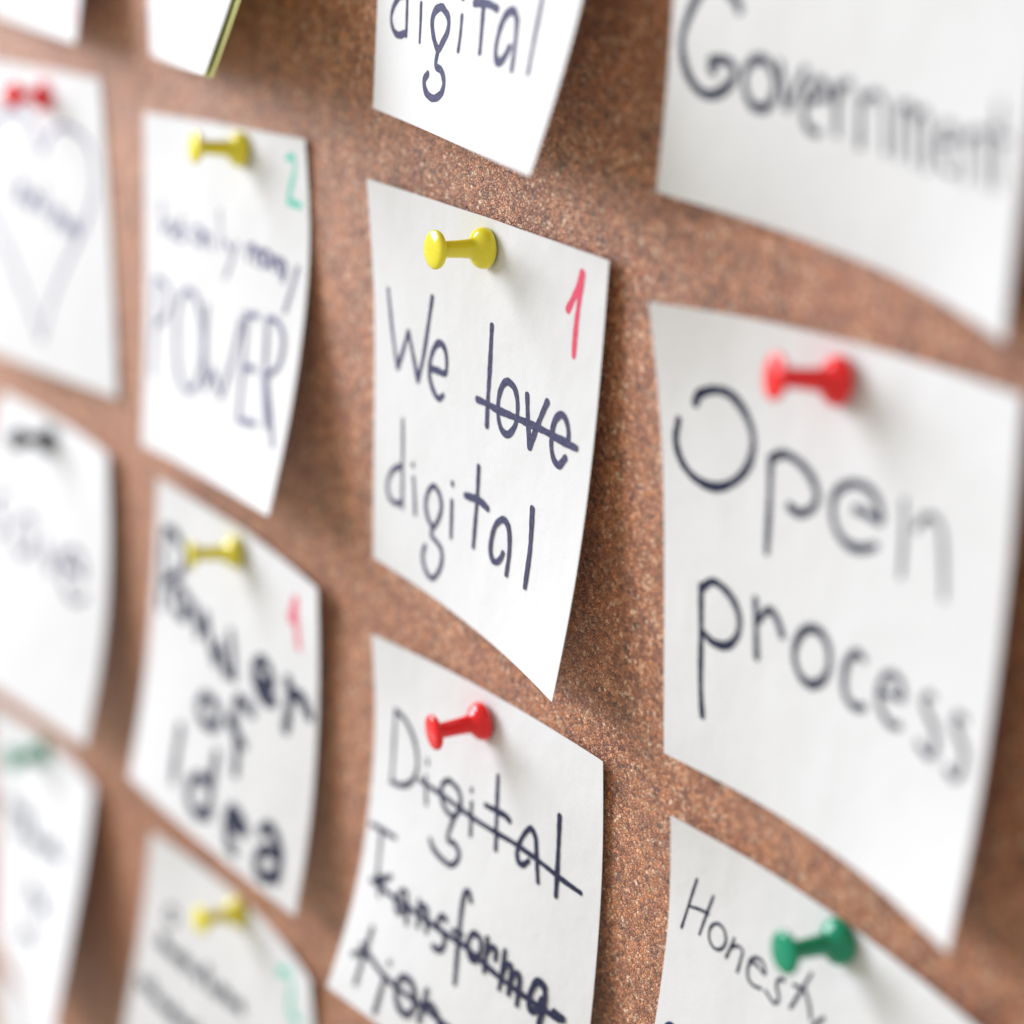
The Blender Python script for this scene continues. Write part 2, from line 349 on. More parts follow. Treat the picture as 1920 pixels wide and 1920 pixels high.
  [(-132.0,-1.08,11.0),(-113.8,-6.25,13.0),(-95.7,-11.59,15.3),(-77.6,-17.25,17.8),(-59.8,-23.36,20.6)],
 ],
}
HANDWRITING = {
 'C1': [
  ('number','red',[
   (1.49,[(69,3.4),(68.5,5.3),(67.1,8),(65.6,10.5)]),
   (1.43,[(69.2,3.6),(68.9,6.5),(68.4,10.7),(68.2,14.3),(68.2,17.7)]),
  ]),
  ('word_we','ink',[
   (1.16,[(5.8,20),(6.4,23.9),(7.4,28.9),(9.2,34.7)]),
   (1.21,[(9.2,34.7),(11.5,30.5),(13.4,26.5)]),
   (1.26,[(13.4,26.5),(15,30.1),(17.1,35.2)]),
   (1.21,[(17.1,35.2),(19.1,30.1),(20.9,23.6),(22.4,17.9)]),
   (1.26,[(21.9,31.5),(24.7,31.3),(27.4,31),(27.7,28.2),(26.7,26.3),(24.8,26),(22.7,28),(21.5,31.1),(21.7,33.6),(23.2,35.7),(25,36.5),(26.7,35.4)]),
  ]),
  ('word_love','ink',[
   (1.32,[(42.9,18.3),(42.7,26.2),(42.4,33.1),(42.4,36.9)]),
   (1.21,[(48.8,26.9),(51.1,27.7),(52.3,30.4),(51.9,33.9),(49.7,36.3),(47.3,36),(46,33.6),(46.1,30.4),(47.3,27.9),(49,26.8)]),
   (1.32,[(55.1,27.6),(55.8,31.9),(56.9,36.6)]),
   (1.32,[(56.9,36.6),(58.8,32.4),(60.3,29.4),(61.5,27.2)]),
   (1.26,[(63.7,32.5),(66.1,32.5),(68.5,32.1),(68.3,30),(67.1,28.5),(65.8,28.3),(64.3,29.6),(63.6,31.8),(63.7,34.4),(64.8,36.4),(66.6,36.9),(68.3,35.1)]),
  ]),
  ('strike_line','ink',[
   (1.26,[(38.7,32.9),(42.4,32.8),(45.7,32.9),(52.9,32.6),(61.5,32.4),(66.9,32.6),(71.4,32.6)]),
  ]),
  ('word_digital','ink',[
   (0.83,[(11.4,44),(11.5,48.9),(11.4,54.2),(11.5,62.1)]),
   (1.04,[(10.7,53.7),(7.8,55.3),(6,57.7),(5.6,60.1),(7.1,61.6),(9.4,61.7),(11.5,60.5)]),
   (0.77,[(15.5,51.7),(15.5,52.4)]),
   (0.83,[(15.7,54.3),(16.2,58.1),(16.5,61.7)]),
   (1.04,[(24.2,53.7),(26.1,55),(26.6,57.5),(25.1,60.4),(23.4,61.9),(21.5,60.7),(20.6,58.4),(21.4,55.7),(23.2,53.9),(24.2,53.7)]),
   (1.04,[(23.4,61.9),(22.9,63.8),(24.8,64.3),(26.9,65.3),(27.2,67.6),(25.8,70.3),(23.3,72.3),(20.7,71.4),(19.6,68.9),(20.6,66.4)]),
   (0.88,[(30.7,50.8),(30.7,51.5)]),
   (0.94,[(30.6,54.3),(30.6,57.8),(30.6,61.8)]),
   (1.04,[(40.1,44.9),(40,51),(39.6,56.4),(39.3,60.7)]),
   (1.38,[(35.6,51.9),(40,51.3),(42.2,51.4),(44,51.8)]),
   (1.21,[(51.8,52.8),(50.7,52),(49.3,52.1),(47.2,53.8),(46.1,56.3),(45.8,59),(46.8,60.5),(48.4,60.4),(49.9,59.1),(50.5,57.9)]),
   (1.21,[(51.6,52.4),(52.4,54.3),(52.7,57.6),(52.3,61.5)]),
   (1.26,[(59.4,46.7),(59.9,53.5),(59.7,58.2),(59.5,61.3)]),
  ]),
 ],
 'C0': [
  ('word_digital','ink',[
   (1.1,[(13.1,48.4),(13.5,55.2),(14.1,61.4)]),
   (1.2,[(12.9,54.6),(10.1,55),(7.7,56.9),(6.8,59.2),(8.3,61.1),(10.7,61.6),(13.7,60.9)]),
   (1,[(19.5,55.1),(19.9,58.2),(20.2,61.7)]),
   (1,[(19.1,51.9),(19.2,52.6)]),
   (1.4,[(28.4,54.8),(31.2,56.2),(31.6,58.4),(29.9,60.6),(28.4,61.9),(26.1,60.2),(24.8,57.6),(25.7,55.7),(27.9,54.8)]),
   (1.35,[(28.4,61.9),(28.2,64.6),(30.8,65.2),(32.5,67),(31.7,69),(28.4,70.2),(25,69.6),(23.7,67.8),(25.1,66.5)]),
   (1.1,[(36.5,55.3),(36.8,58.1),(36.8,61.1)]),
   (1,[(36,52.2),(36.2,52.6)]),
   (1.3,[(40.6,52.8),(43.5,52.5),(46.5,52.5),(49.4,52.9)]),
   (1.3,[(44.1,52.9),(44.7,56.3),(45.4,60.4)]),
   (1.4,[(57.1,54.1),(55.8,52.9),(54.4,52.6),(52.4,53.8),(51.3,56.4),(51.3,59.4),(52.7,61),(54.6,60.3),(56.1,58.2)]),
   (1.3,[(56.8,53.8),(57.5,56.1),(58.1,59),(58.5,61.6)]),
   (1,[(63.6,44.3),(63.8,50),(64,55.8),(64.6,61.4)]),
  ]),
 ],
 'C2': [
  ('word_digital','ink2',[
   (1.14,[(7.8,13.9),(7.6,20.4),(7.7,28.9)]),
   (1.2,[(7.8,13.6),(11.8,14.7),(15.3,17.9),(16.8,22.1),(15.5,25.7),(12,28),(7.4,28.8)]),
   (0.96,[(20.2,19.7),(20.4,20.6)]),
   (1.02,[(20.1,22.9),(20.6,25.7),(21.3,28.6)]),
   (1.2,[(28.7,21),(31.7,21.9),(32.8,24.3),(31.3,27.2),(28.5,27.2),(26.4,25.6),(26,23),(27.4,21.4),(28.9,21)]),
   (1.2,[(31.3,27.2),(30.2,30.2),(29.9,32.5),(32.5,32.5),(34.2,34.2),(32.3,36.8),(28.6,36.9),(25.2,35.9),(24,34.7)]),
   (0.96,[(35.9,19.9),(36,20.6)]),
   (1.08,[(36.3,22.5),(36.7,25.7),(37.1,28.9)]),
   (1.14,[(43.8,14.4),(44.5,21.2),(45.4,28.6)]),
   (1.14,[(40.7,21.4),(44.7,21.2),(47.1,21.1),(48.9,21.6)]),
   (1.2,[(56.9,21.8),(55.9,20.8),(54.8,20.8),(53,23.1),(51.9,26),(52.4,28),(53.9,28.2),(55.5,26.8)]),
   (1.2,[(56.9,21.5),(57.8,25.9),(58.7,29.8)]),
   (1.26,[(63.4,15),(63.6,20.2),(64,30.4)]),
  ]),
  ('strike_line','ink2',[
   (1.02,[(18,24.6),(26.5,24.7),(37.7,25.3),(44.8,25.3),(51.1,25.2),(58.2,25.7),(65.7,26.6),(70.7,27)]),
  ]),
  ('word_transforma','ink2',[
   (1.02,[(1.4,40),(6.4,39.5),(11.8,39.1)]),
   (1.02,[(6.1,39.9),(6.5,44.5),(7.1,50)]),
   (1.2,[(8.2,48.4),(9,52.6)]),
   (1.2,[(8.5,50.8),(9.8,48.7),(12.1,47.1)]),
   (1.2,[(18.8,48.2),(17.2,47.9),(15.8,49.9),(15.6,52),(17.1,52.8),(18.5,51.5)]),
   (1.2,[(18.5,48),(19.5,50.6),(20.3,53.8)]),
   (1.2,[(23.2,47.6),(24.1,52.8)]),
   (1.2,[(23.6,50.3),(24.6,48.4),(26.2,48.5),(27.2,52.8)]),
   (1.2,[(32.8,47.8),(31.3,47.6),(30.2,49.3),(31.2,50.4),(33.1,51.1),(33.1,53.4),(31.4,54.5),(29.9,54.3)]),
   (1.2,[(39.8,41.2),(38.8,39.7),(37.6,40.4),(37.2,43.9),(37.5,50.1),(38.3,58.6)]),
   (1.08,[(35.4,48.8),(38.5,48.4)]),
   (1.26,[(42,46.6),(44,47),(44.6,49.2),(43.5,51.5),(41.7,51.6),(40.5,49.6),(41.1,47.5),(42.3,46.5)]),
   (1.2,[(46.1,45.8),(46.3,49.3),(46.4,52.6)]),
   (1.2,[(46.3,49.3),(47.5,47.2),(49,47.2),(49.2,49.1)]),
   (1.2,[(51.6,46),(51.6,50.3),(51.3,54)]),
   (1.2,[(51.6,50.8),(52.8,48.4),(54,48.6),(54.1,53.8)]),
   (1.2,[(54.1,51.8),(55.3,49.1),(56.6,49.4),(56.7,54.9)]),
   (1.38,[(63.7,48.5),(62.2,47.8),(61,48.6),(59.9,51.4),(60,53.5),(61,54.2),(62.6,52.7),(63.3,50.7)]),
   (1.38,[(63.5,48.3),(64,50.7),(63.2,55.8)]),
   (1.56,[(66.7,51.8),(69.2,52.1)]),
  ]),
  ('strike_line','ink2',[
   (1.14,[(5.3,50.5),(13.5,50.6),(20.6,50.4),(27.9,50.4),(35.8,50.3),(40.5,50.3),(50.2,51.6),(58.2,52.2),(65.4,52.5),(68.3,52.6)]),
  ]),
  ('word_tion','ink2',[
   (1.08,[(9.2,59),(8.6,64.2),(8.3,71.7)]),
   (1.08,[(5,66.7),(7.8,65.2),(11.2,65)]),
   (0.96,[(17.3,62.9),(17.4,63.5)]),
   (1.08,[(16.8,66.4),(16.5,70.6),(16.3,74.3)]),
   (1.26,[(22,64.3),(23.5,63.7),(25.2,63.9),(26.7,65),(27.5,66.7),(27.5,68.5),(26.6,69.9),(25.2,70.6),(23.5,70.3),(22.1,69.2),(21.2,67.5),(21.2,65.8),(22,64.3)]),
   (1.14,[(30.5,63),(30.2,66.3),(29.8,70.2)]),
   (1.14,[(30.5,66.6),(32.3,65.4),(34.6,66.4),(36.3,68.9)]),
  ]),
  ('strike_line','ink2',[
   (1.08,[(7.1,63.7),(13.3,65.6),(18.9,66.6),(27.7,66.8),(37.1,67.3),(41.7,67.6)]),
  ]),
 ],
 'D0': [
  ('word_government','ink3',[
   (1.5,[(15.1,46.3),(14.1,45),(11.6,43.8),(8.5,43.9),(5.7,45.8),(3.7,49.2),(2.6,52.9),(3.9,56.7),(6.7,59.1),(9.8,59.4),(13,57.7),(14.7,55.4),(13.7,54),(11.3,54),(9.4,54.5)]),
   (1.2,[(9.4,54.4),(9.2,55.7),(10.3,56)]),
   (1.35,[(18.6,52.6),(20.3,52.1),(22,52.5),(23.2,53.8),(23.6,55.5),(23.1,57.3),(21.8,58.7),(20.2,59.2),(18.5,58.8),(17.3,57.5),(16.9,55.8),(17.3,54),(18.6,52.6)]),
   (1.1,[(24.4,51.8),(25.3,54.9),(26.2,58.1)]),
   (1.1,[(26.2,58.1),(28.1,54.7),(30,51.5)]),
   (1.1,[(30.7,55.9),(33,55.1),(34.8,54.3),(34.3,52.9),(33.1,52.5),(31.2,53.7),(30.1,56.1),(30.1,58.4),(31.4,59.9),(33.3,59.8)]),
   (1.2,[(36.7,52.6),(37.1,59.4)]),
   (1.2,[(37,54.3),(38,52.2),(39.5,51.5)]),
   (1.2,[(42,52.6),(42.1,59.7)]),
   (0.82,[(42,54.3),(43.7,52.2),(45.9,51.9),(47,53.8),(47.5,59.3)]),
   (0.75,[(50.1,51.6),(50.3,59.3)]),
   (0.75,[(50.2,53.3),(51.8,51.6),(53,52.8),(53.6,59.3)]),
   (0.75,[(53.2,53.5),(54.8,51.7),(56.1,53),(56.5,59.2)]),
   (0.75,[(59.1,54.9),(60.5,54.7),(61.8,54.2),(61,52.2),(59.6,52.7),(58.9,54.9),(59.4,57.2),(60.9,58.3),(62.5,57.7)]),
   (0.75,[(64,52.4),(64.8,58.5)]),
   (0.75,[(64.2,53.9),(65.9,51.8),(67.8,52.4),(69.1,57.9)]),
   (0.75,[(70,47.3),(70.7,52.3),(71.4,57.6)]),
   (0.68,[(69,50.9),(72.5,51.3)]),
  ]),
 ],
 'D1': [
  ('word_open','ink3',[
   (1.5,[(8.2,15),(9.2,13.3),(12.7,12),(16.2,12.3),(19.4,14.8),(21,18.2),(20.1,22.2),(16.9,25.5),(12.6,27.4),(8.2,27.2),(4.9,25.3),(3.4,22),(4.3,18.2)]),
   (1.4,[(25,19.9),(25.1,27),(24.9,34.6)]),
   (1.4,[(25,20.1),(28.1,18.7),(32.4,19.7),(35.1,21.9),(35.5,24.2),(33.3,26.3),(31.1,26.7),(29.6,26.2)]),
   (1.35,[(44,23),(46.7,23.1),(49.4,23.4),(48.9,21.4),(46.7,19.6),(43.1,19.5),(39.8,21.5),(39.1,24.2),(40.3,27),(43.2,28.5),(46.4,28.2),(49,27)]),
   (0.98,[(54,19.2),(54.6,24.5),(54.8,29.9)]),
   (0.98,[(57,22.5),(58.1,20.8),(59.8,19.9),(61.7,20.7),(62.9,23.7),(64,30.3)]),
  ]),
  ('word_process','ink3',[
   (1.3,[(9.3,44.1),(9.4,53),(9.3,60.6),(9.7,66.2)]),
   (1.35,[(9.5,44.6),(12.4,42.7),(16.4,43.8),(18.7,46.4),(18.5,49.5),(16.1,52.1),(12.5,52.8),(9.9,51.8)]),
   (1.3,[(22.6,42.5),(22.9,47.4),(23.2,51.9)]),
   (1.3,[(23.3,45.9),(25.9,43.3),(27.9,44.3),(29.3,46.5)]),
   (1.35,[(34.5,43.8),(36.6,43),(38.6,43.3),(40.1,44.7),(40.6,46.7),(40.1,49),(38.5,50.8),(36.4,51.8),(34.3,51.5),(32.8,50.1),(32.3,48),(33,45.7),(34.5,43.8)]),
   (1.3,[(48.3,44),(46.8,43.4),(45,45),(44.2,47.4),(44.6,50.3),(46.7,51.6),(49.1,50.9)]),
   (1.07,[(52.4,47.4),(55,47),(57.5,46.6),(56.8,44.6),(54.5,44.1),(52.8,45.4),(52.1,48),(53.3,50.1),(55.3,51.2),(57.5,50.8)]),
   (1.07,[(63.8,44.2),(62.6,44.4),(62.2,45.7),(63.5,47.1),(65.1,48.5),(65.6,51.2),(64.2,52.6),(61.8,51.6)]),
   (1.07,[(71,45),(69.5,44.8),(69.1,46.3),(70.3,47.7),(71.7,49.1),(71.7,52),(70.4,53.5),(68.6,52.7)]),
  ]),
 ],
 'D2': [
  ('word_honesty','ink3',[
   (0.6,[(6.5,8.9),(5,14.1),(3.5,19.6)]),
   (0.6,[(10.6,10),(9.3,14.1),(8,18.5)]),
   (0.6,[(5,14.7),(7.3,14.1),(9.7,13.7)]),
   (0.6,[(11.2,14.9),(12.2,14.3),(13.3,14.4),(14,15),(14.4,16.1),(14.2,17.3),(13.5,18.3),(12.5,18.9),(11.4,18.9),(10.6,18.2),(10.3,17.2),(10.5,15.9),(11.2,14.9)]),
   (0.6,[(16.3,14.8),(15.6,17.2),(14.9,19.1)]),
   (0.6,[(15.6,17),(17.1,15.8),(18.5,16),(18.3,17.9),(17.9,20.2)]),
   (0.6,[(20.3,16.7),(22.3,16.7),(24.2,17.2),(23.6,15.6),(22.1,15.4),(20.9,16.2),(20.2,18.3),(20.7,20),(22.1,20.4),(23.8,20)]),
   (0.6,[(28.7,15.9),(27.5,16.3),(27.1,17.6),(27.7,18.7),(28,19.8),(27.2,20.8),(25.9,20.4),(24.9,19.8)]),
   (0.6,[(34.3,11.6),(32.6,15.6),(30.8,19.7)]),
   (0.6,[(30.8,15.5),(33.5,15)]),
   (0.6,[(33.5,15.1),(34.8,16.9),(35.6,19)]),
   (0.6,[(38.3,17.2),(36.3,19.9),(34.6,24.2)]),
  ]),
  ('word_fragment','blue',[
   (1.1,[(2.6,42.1),(2.7,39.3),(3.7,37.9),(5,38),(5.9,40.2)]),
  ]),
 ],
 'B1': [
  ('number','green',[
   (1.27,[(67.8,4.5),(69.5,3.8),(70.8,4.5),(70.5,7.2),(69,10),(67.8,13)]),
   (1.27,[(67.8,13),(70.2,13.2),(72.8,13.4)]),
  ]),
  ('word_we','pale',[
   (1.02,[(9.1,19),(10,25.7)]),
   (1.02,[(10,25.7),(13.4,22.7)]),
   (1.02,[(13.4,22.7),(15.2,26.3)]),
   (1.02,[(15.2,26.3),(20.3,21.5)]),
   (0.94,[(18.9,23.8),(19.7,23.7),(20.5,23.9),(21.1,24.5),(21.3,25.2),(21,25.9),(20.4,26.3),(19.5,26.4),(18.7,26.2),(18.1,25.6),(18,24.9),(18.2,24.2),(18.9,23.8)]),
  ]),
  ('word_only','pale',[
   (0.94,[(26.6,22.8),(27.8,22.7),(29,23),(29.8,23.7),(30.1,24.6),(29.7,25.4),(28.8,25.9),(27.6,26.1),(26.4,25.7),(25.6,25),(25.3,24.2),(25.7,23.3),(26.6,22.8)]),
   (0.94,[(31.1,23.3),(31.5,26.4)]),
   (0.94,[(31.4,24.6),(33.4,23.7),(35.2,26.7)]),
   (0.68,[(38.1,17.9),(38.9,22),(39.7,25.9)]),
   (0.85,[(41.5,24.1),(43.9,25.9)]),
   (0.85,[(46.8,23.8),(44.3,28.1),(42,31.7)]),
  ]),
  ('word_money','pale',[
   (1.02,[(51.5,23.6),(51.6,26.8)]),
   (1.02,[(51.4,24.9),(53.9,23.5),(54.9,27.3)]),
   (1.02,[(54.7,25.4),(56.9,24.1),(57.7,27.5)]),
   (1.02,[(58.7,24.1),(59.5,24),(60.2,24.3),(60.8,24.9),(61,25.7),(60.8,26.4),(60.2,26.9),(59.5,27),(58.7,26.7),(58.1,26.1),(57.9,25.3),(58.1,24.6),(58.7,24.1)]),
   (1.02,[(61.6,24.6),(62.1,27.4)]),
   (1.02,[(61.9,25.8),(63.8,24.9),(64.8,27.9)]),
   (1.02,[(65.4,25.3),(66.1,25.2),(66.7,25.5),(67.2,26.1),(67.4,26.8),(67.3,27.4),(66.8,27.9),(66.2,28),(65.5,27.7),(65,27.2),(64.8,26.4),(65,25.8),(65.4,25.3)]),
   (1.02,[(67.4,26.8),(66.5,29.4)]),
   (0.94,[(72.1,25.6),(70.4,30.1),(68.3,35.3)]),
  ]),
  ('word_power','pale',[
   (1.1,[(6.1,36.4),(5.8,47.4),(5.1,58.7)]),
   (1.1,[(6.4,36.5),(10.9,37),(14.3,39.5),(12.4,44),(5.8,47.5)]),
   (1.19,[(24.5,36.7),(20.7,38.6),(18.6,43.1),(18.8,50.2),(21.1,56.4),(25.9,58.7),(30.5,56),(32.9,49.5),(31.6,42.4),(28.2,37.7),(24.5,36.7)]),
   (1.1,[(33.6,38.6),(33.8,47.8),(35.2,56.9)]),
   (1.1,[(35.2,56.9),(38.4,52)]),
   (1.1,[(38.4,52),(43.1,57.2)]),
   (1.1,[(43.1,57.2),(47.3,49.1),(50.6,39.4)]),
   (1.1,[(52.5,37.9),(52.8,49.3),(52.9,60.3)]),
   (1.19,[(52,38),(57.4,37.6)]),
   (1.19,[(52.9,48.9),(58.1,48.6)]),
   (1.19,[(52.9,60.2),(61.6,59.5)]),
   (1.1,[(61.6,37.8),(63.1,49.8),(66.8,59.2)]),
   (1.1,[(61.8,37.6),(65.6,37.5),(69,40.6),(68.3,46.2),(62.5,49.5)]),
   (1.1,[(63.6,49.3),(67.3,55.8),(71.3,62.5)]),
  ]),
 ],
 'B2': [
  ('number','red',[
   (2.4,[(65.6,6.5),(63.4,11.9)]),
   (2.25,[(65.5,6.3),(65.8,10.8),(67.6,16.9)]),
  ]),
  ('word_power','ink3',[
   (2.55,[(4.2,11.6),(4.5,21.5),(4.5,30.9)]),
   (2.55,[(4.2,11.3),(8.5,10.8),(13.7,13.1),(14.4,16.8),(10.8,20.6),(5.3,23.6)]),
   (2.55,[(12.4,23.4),(14.2,23),(16.1,23.3),(17.5,24.3),(18.1,25.8),(17.7,27.3),(16.5,28.4),(14.6,28.9),(12.7,28.6),(11.2,27.6),(10.6,26.1),(11.1,24.6),(12.4,23.4)]),
   (2.4,[(20.4,24),(24.1,30.5)]),
   (2.4,[(24.1,30.5),(26.2,24.3)]),
   (2.4,[(26.2,24.3),(29.1,29.6),(33,33.6)]),
   (2.4,[(33,33.6),(33.7,28.5)]),
   (2.4,[(33.7,28.5),(37.9,34.2),(40.5,32.7)]),
   (2.4,[(38,24),(41.8,34.2)]),
   (2.85,[(51,30.1),(56.9,29.8),(55.7,26.4),(51.8,25.7),(49.8,29.1),(51.9,32.5),(55.3,33.5),(59.2,32.6)]),
   (3,[(63.8,25.6),(65,29.6),(64.2,37.1)]),
   (3,[(64.8,30.2),(66.5,27.8),(69.6,27.6),(73.1,30.4)]),
  ]),
  ('word_of','ink3',[
   (2.55,[(29.9,42.7),(27.8,45.8),(30.3,48.5),(35.8,48.2),(37.3,45.2),(34.5,42.8),(29.9,42.7)]),
   (2.55,[(50.8,38.8),(47.3,37.7),(44.1,37.9),(43.8,41.9),(46,48.7),(46.9,55.1)]),
   (2.55,[(41.6,44.1),(48.9,47.2)]),
  ]),
  ('word_idea','ink3',[
   (2.7,[(21.2,54),(21,60.6),(21.5,67.8)]),
   (2.7,[(36.9,61.7),(32.7,61.6),(29.6,64.2),(29.2,67.8),(32.5,70.3),(36.2,69.6),(38.3,66.4)]),
   (2.7,[(38.3,53.3),(38,60.3),(38.8,69.1)]),
   (2.7,[(46.8,66.6),(50.9,66.3),(53.9,65.8),(51.5,63.7),(47.6,63.2),(46.3,66.3),(48.3,70.9),(51.1,72.2)]),
   (2.7,[(59.8,63.6),(60.9,61.5),(63.3,60.8),(66.1,63.1),(67.9,66.8),(67.5,71.7)]),
   (2.7,[(66.7,66.1),(62.6,66.3),(59.9,69),(60.3,72),(63.8,72.5),(66.9,69.9)]),
  ]),
 ],
 'B3': [
  ('number','green',[
   (1.88,[(58.7,8.6),(61.8,6.2),(64.6,6.5),(65.2,9.5),(64.5,13.4)]),
   (1.88,[(64.5,13.4),(65.1,16),(69.4,15.6)]),
  ]),
  ('word_letter','ink3',[
   (1.25,[(10.6,15.9),(11.5,15.4),(12.6,15.5),(13.4,16.2),(13.8,17.2),(13.7,18.3),(13.1,19.3),(12.1,19.7),(11,19.6),(10.2,19),(9.8,17.9),(9.9,16.8),(10.6,15.9)]),
  ]),
  ('word_scribble','ink3',[
   (1.62,[(8.3,27.2),(9.5,24),(10.7,27.5),(10.8,24.9),(13.6,27.4),(14.6,25.7),(15.4,27.9),(16.1,25.9),(18.8,27.5),(19,24.6),(20.1,28.2),(21.3,25.5),(23.8,27.7)]),
  ]),
  ('word_scribble','ink3',[
   (1.38,[(26.1,27.7),(25.1,25.6),(26.7,28.7),(28.5,22.9),(30.7,28),(29.1,23.4),(32.2,28.6)]),
   (1.62,[(33.9,27.7),(34.4,25.5),(35.3,28.1),(36.4,24.7),(39,27.3),(39.1,25.3),(40.3,27.8),(42,25.7),(43.9,27),(43.7,24.8),(45.3,27.4)]),
  ]),
  ('word_scribble','ink3',[
   (1.62,[(3.7,40.3),(3.6,39.1),(5.3,41.3),(7,37.8),(9.1,41.3),(8.5,38.6),(11.2,42.1),(12.9,39.7),(14.2,42.4),(14.3,40.9),(17,42.9)]),
   (1.62,[(16.9,42.9),(18,39.4),(19.2,43),(19.3,40.2),(22.2,42.8),(23.2,40.9),(23.9,43.2),(24.7,41),(27.4,42.7),(27.6,39.5),(28.7,43.4)]),
  ]),
 ],
 'A0': [
  ('number','red',[
   (1.5,[(67.5,62.2),(69.6,66.8),(72,71.4)]),
  ]),
 ],
 'A1': [
  ('drawn_heart','pale',[
   (1.3,[(35.9,68.4),(41.5,58),(51.3,46.6),(62.6,35.4),(69,25.8),(67.2,16.5),(55.7,12.9),(45.9,14.6),(38.2,20.5)]),
   (1.3,[(38.2,20.5),(31,13.2),(18.9,11.5),(4.4,16.7),(1,27.7),(6,39.3),(17.8,49),(28.9,59.9),(35.9,68.4)]),
  ]),
  ('word_scribble','pale',[
   (1.6,[(21.6,34.2),(25.3,29),(25.1,34.4),(26.1,29.8),(30.1,34.5),(32.6,31.6),(32,34.9),(34.2,31.4),(38.2,34.8),(39.6,29.7),(39.1,35.3)]),
   (1.6,[(43.7,37),(45.1,34.1),(44.9,37.7),(47.9,33.3),(50.7,37.8),(51.3,34.9),(51.6,38.5),(55,36.3),(57.2,38.7),(57.3,35.4),(58.4,39.3)]),
  ]),
 ],
 'A2': [
  ('word_fragment','ink',[
   (1.53,[(32.5,29),(28.2,27.9),(23.8,32),(24.1,36.3),(29.5,38.5),(33.2,34.6)]),
   (1.53,[(32.3,28.3),(33.3,33.1),(36.8,37.7)]),
   (1.44,[(39.8,31.4),(46.4,39)]),
   (1.44,[(46.4,39),(49.3,31.8)]),
   (1.62,[(52.4,34.5),(58.4,34.7),(63.7,34.9),(60.6,30.8),(55.9,30),(52.2,33.8),(53.6,39.1),(59.6,42.4),(65.3,40)]),
   (1.53,[(15.7,25.9),(10.7,26.4),(9,30.5),(15.3,32.7),(15.5,36.3),(9.4,37.9)]),
  ]),
 ],
 'A3': [
  ('word_scribble','ink3',[
   (1.8,[(10.4,29.9),(14,24.8),(14.3,29.5),(15.3,25.6),(19.7,28.6),(22.1,25.9),(22.2,28.8),(24.1,25.6),(28.8,27.4),(29.5,23.2),(30.4,27.9)]),
  ]),
  ('word_scribble','ink3',[
   (1.95,[(20,33.7),(19.6,31.6),(22.1,34.2),(26.9,28.2),(30.1,32.5),(29,28.2),(33.6,32.3),(38,28.1),(39.8,31.2),(39.6,28.7),(45.1,30.4),(47.6,24.9),(49.4,30),(49.6,25.8),(56.4,28.4),(58.1,25.6),(59.1,28.6)]),
  ]),
  ('word_scribble','ink3',[
   (2.1,[(33.2,49.8),(33.4,44.6),(33.1,51.2),(36.3,42.4),(44.8,47.6),(42.5,43.3),(44.3,49.1),(49.6,43.5),(55.5,45.7)]),
  ]),
  ('word_scribble','ink3',[
   (1.65,[(25.4,63.3),(24.8,61.1),(30.7,62.3),(34.6,57.7),(35,61.7),(35.1,56.7),(42.7,59.5),(44.2,55),(44.9,59.8)]),
  ]),
 ],
}
PINS = {
 'C1': ('yellow',(3.08, -1.73, 1.25),(-0.04, -0.997, 0.06)),
 'C2': ('red',(9.02, -1.05, -87.41),(-0.138, -0.988, -0.069)),
 'D1': ('red',(94.81, -1.53, 4.45),(-0.307, -0.946, 0.104)),
 'D2': ('green',(107.26, -0.63, -80.15),(-0.119, -0.992, 0.04)),
 'B1': ('yellow',(-91.47, -0.74, -1.18),(-0.128, -0.986, 0.108)),
 'B2': ('yellow',(-88.93, -2.54, -89.83),(-0.308, -0.951, 0.0)),
 'B3': ('yellow',(-90.08, -1.05, -182.54),(0.05, -0.994, 0.099)),
 'A1': ('red',(-197.81, -0.75, -9.84),(0.304, -0.939, 0.159)),
 'A2': ('black',(-199.0, -1.74, -99.64),(0.24, -0.933, 0.267)),
 'A3': ('green',(-211.24, -1.34, -196.73),(0.303, -0.936, 0.177)),
}
# ------------------------------------------------------------------ helpers
def spline_matrix(n, params):
    # natural cubic spline through n equally spaced knots, as weights of the knots
    import numpy as np
    A = np.zeros((n, n)); B = np.zeros((n, n)); A[0, 0] = A[-1, -1] = 1
    for i in range(1, n - 1):
        A[i, i - 1:i + 2] = (1, 4, 1); B[i, i - 1:i + 2] = (6, -12, 6)
    M2 = np.linalg.solve(A, B); out = []
    for s in params:
        i = min(max(int(s), 0), n - 2); u = s - i; r = np.zeros(n); r[i] += 1 - u; r[i + 1] += u
        r += M2[i] * (((1 - u) ** 3 - (1 - u)) / 6) + M2[i + 1] * ((u ** 3 - u) / 6)
        out.append(r)
    return np.array(out)

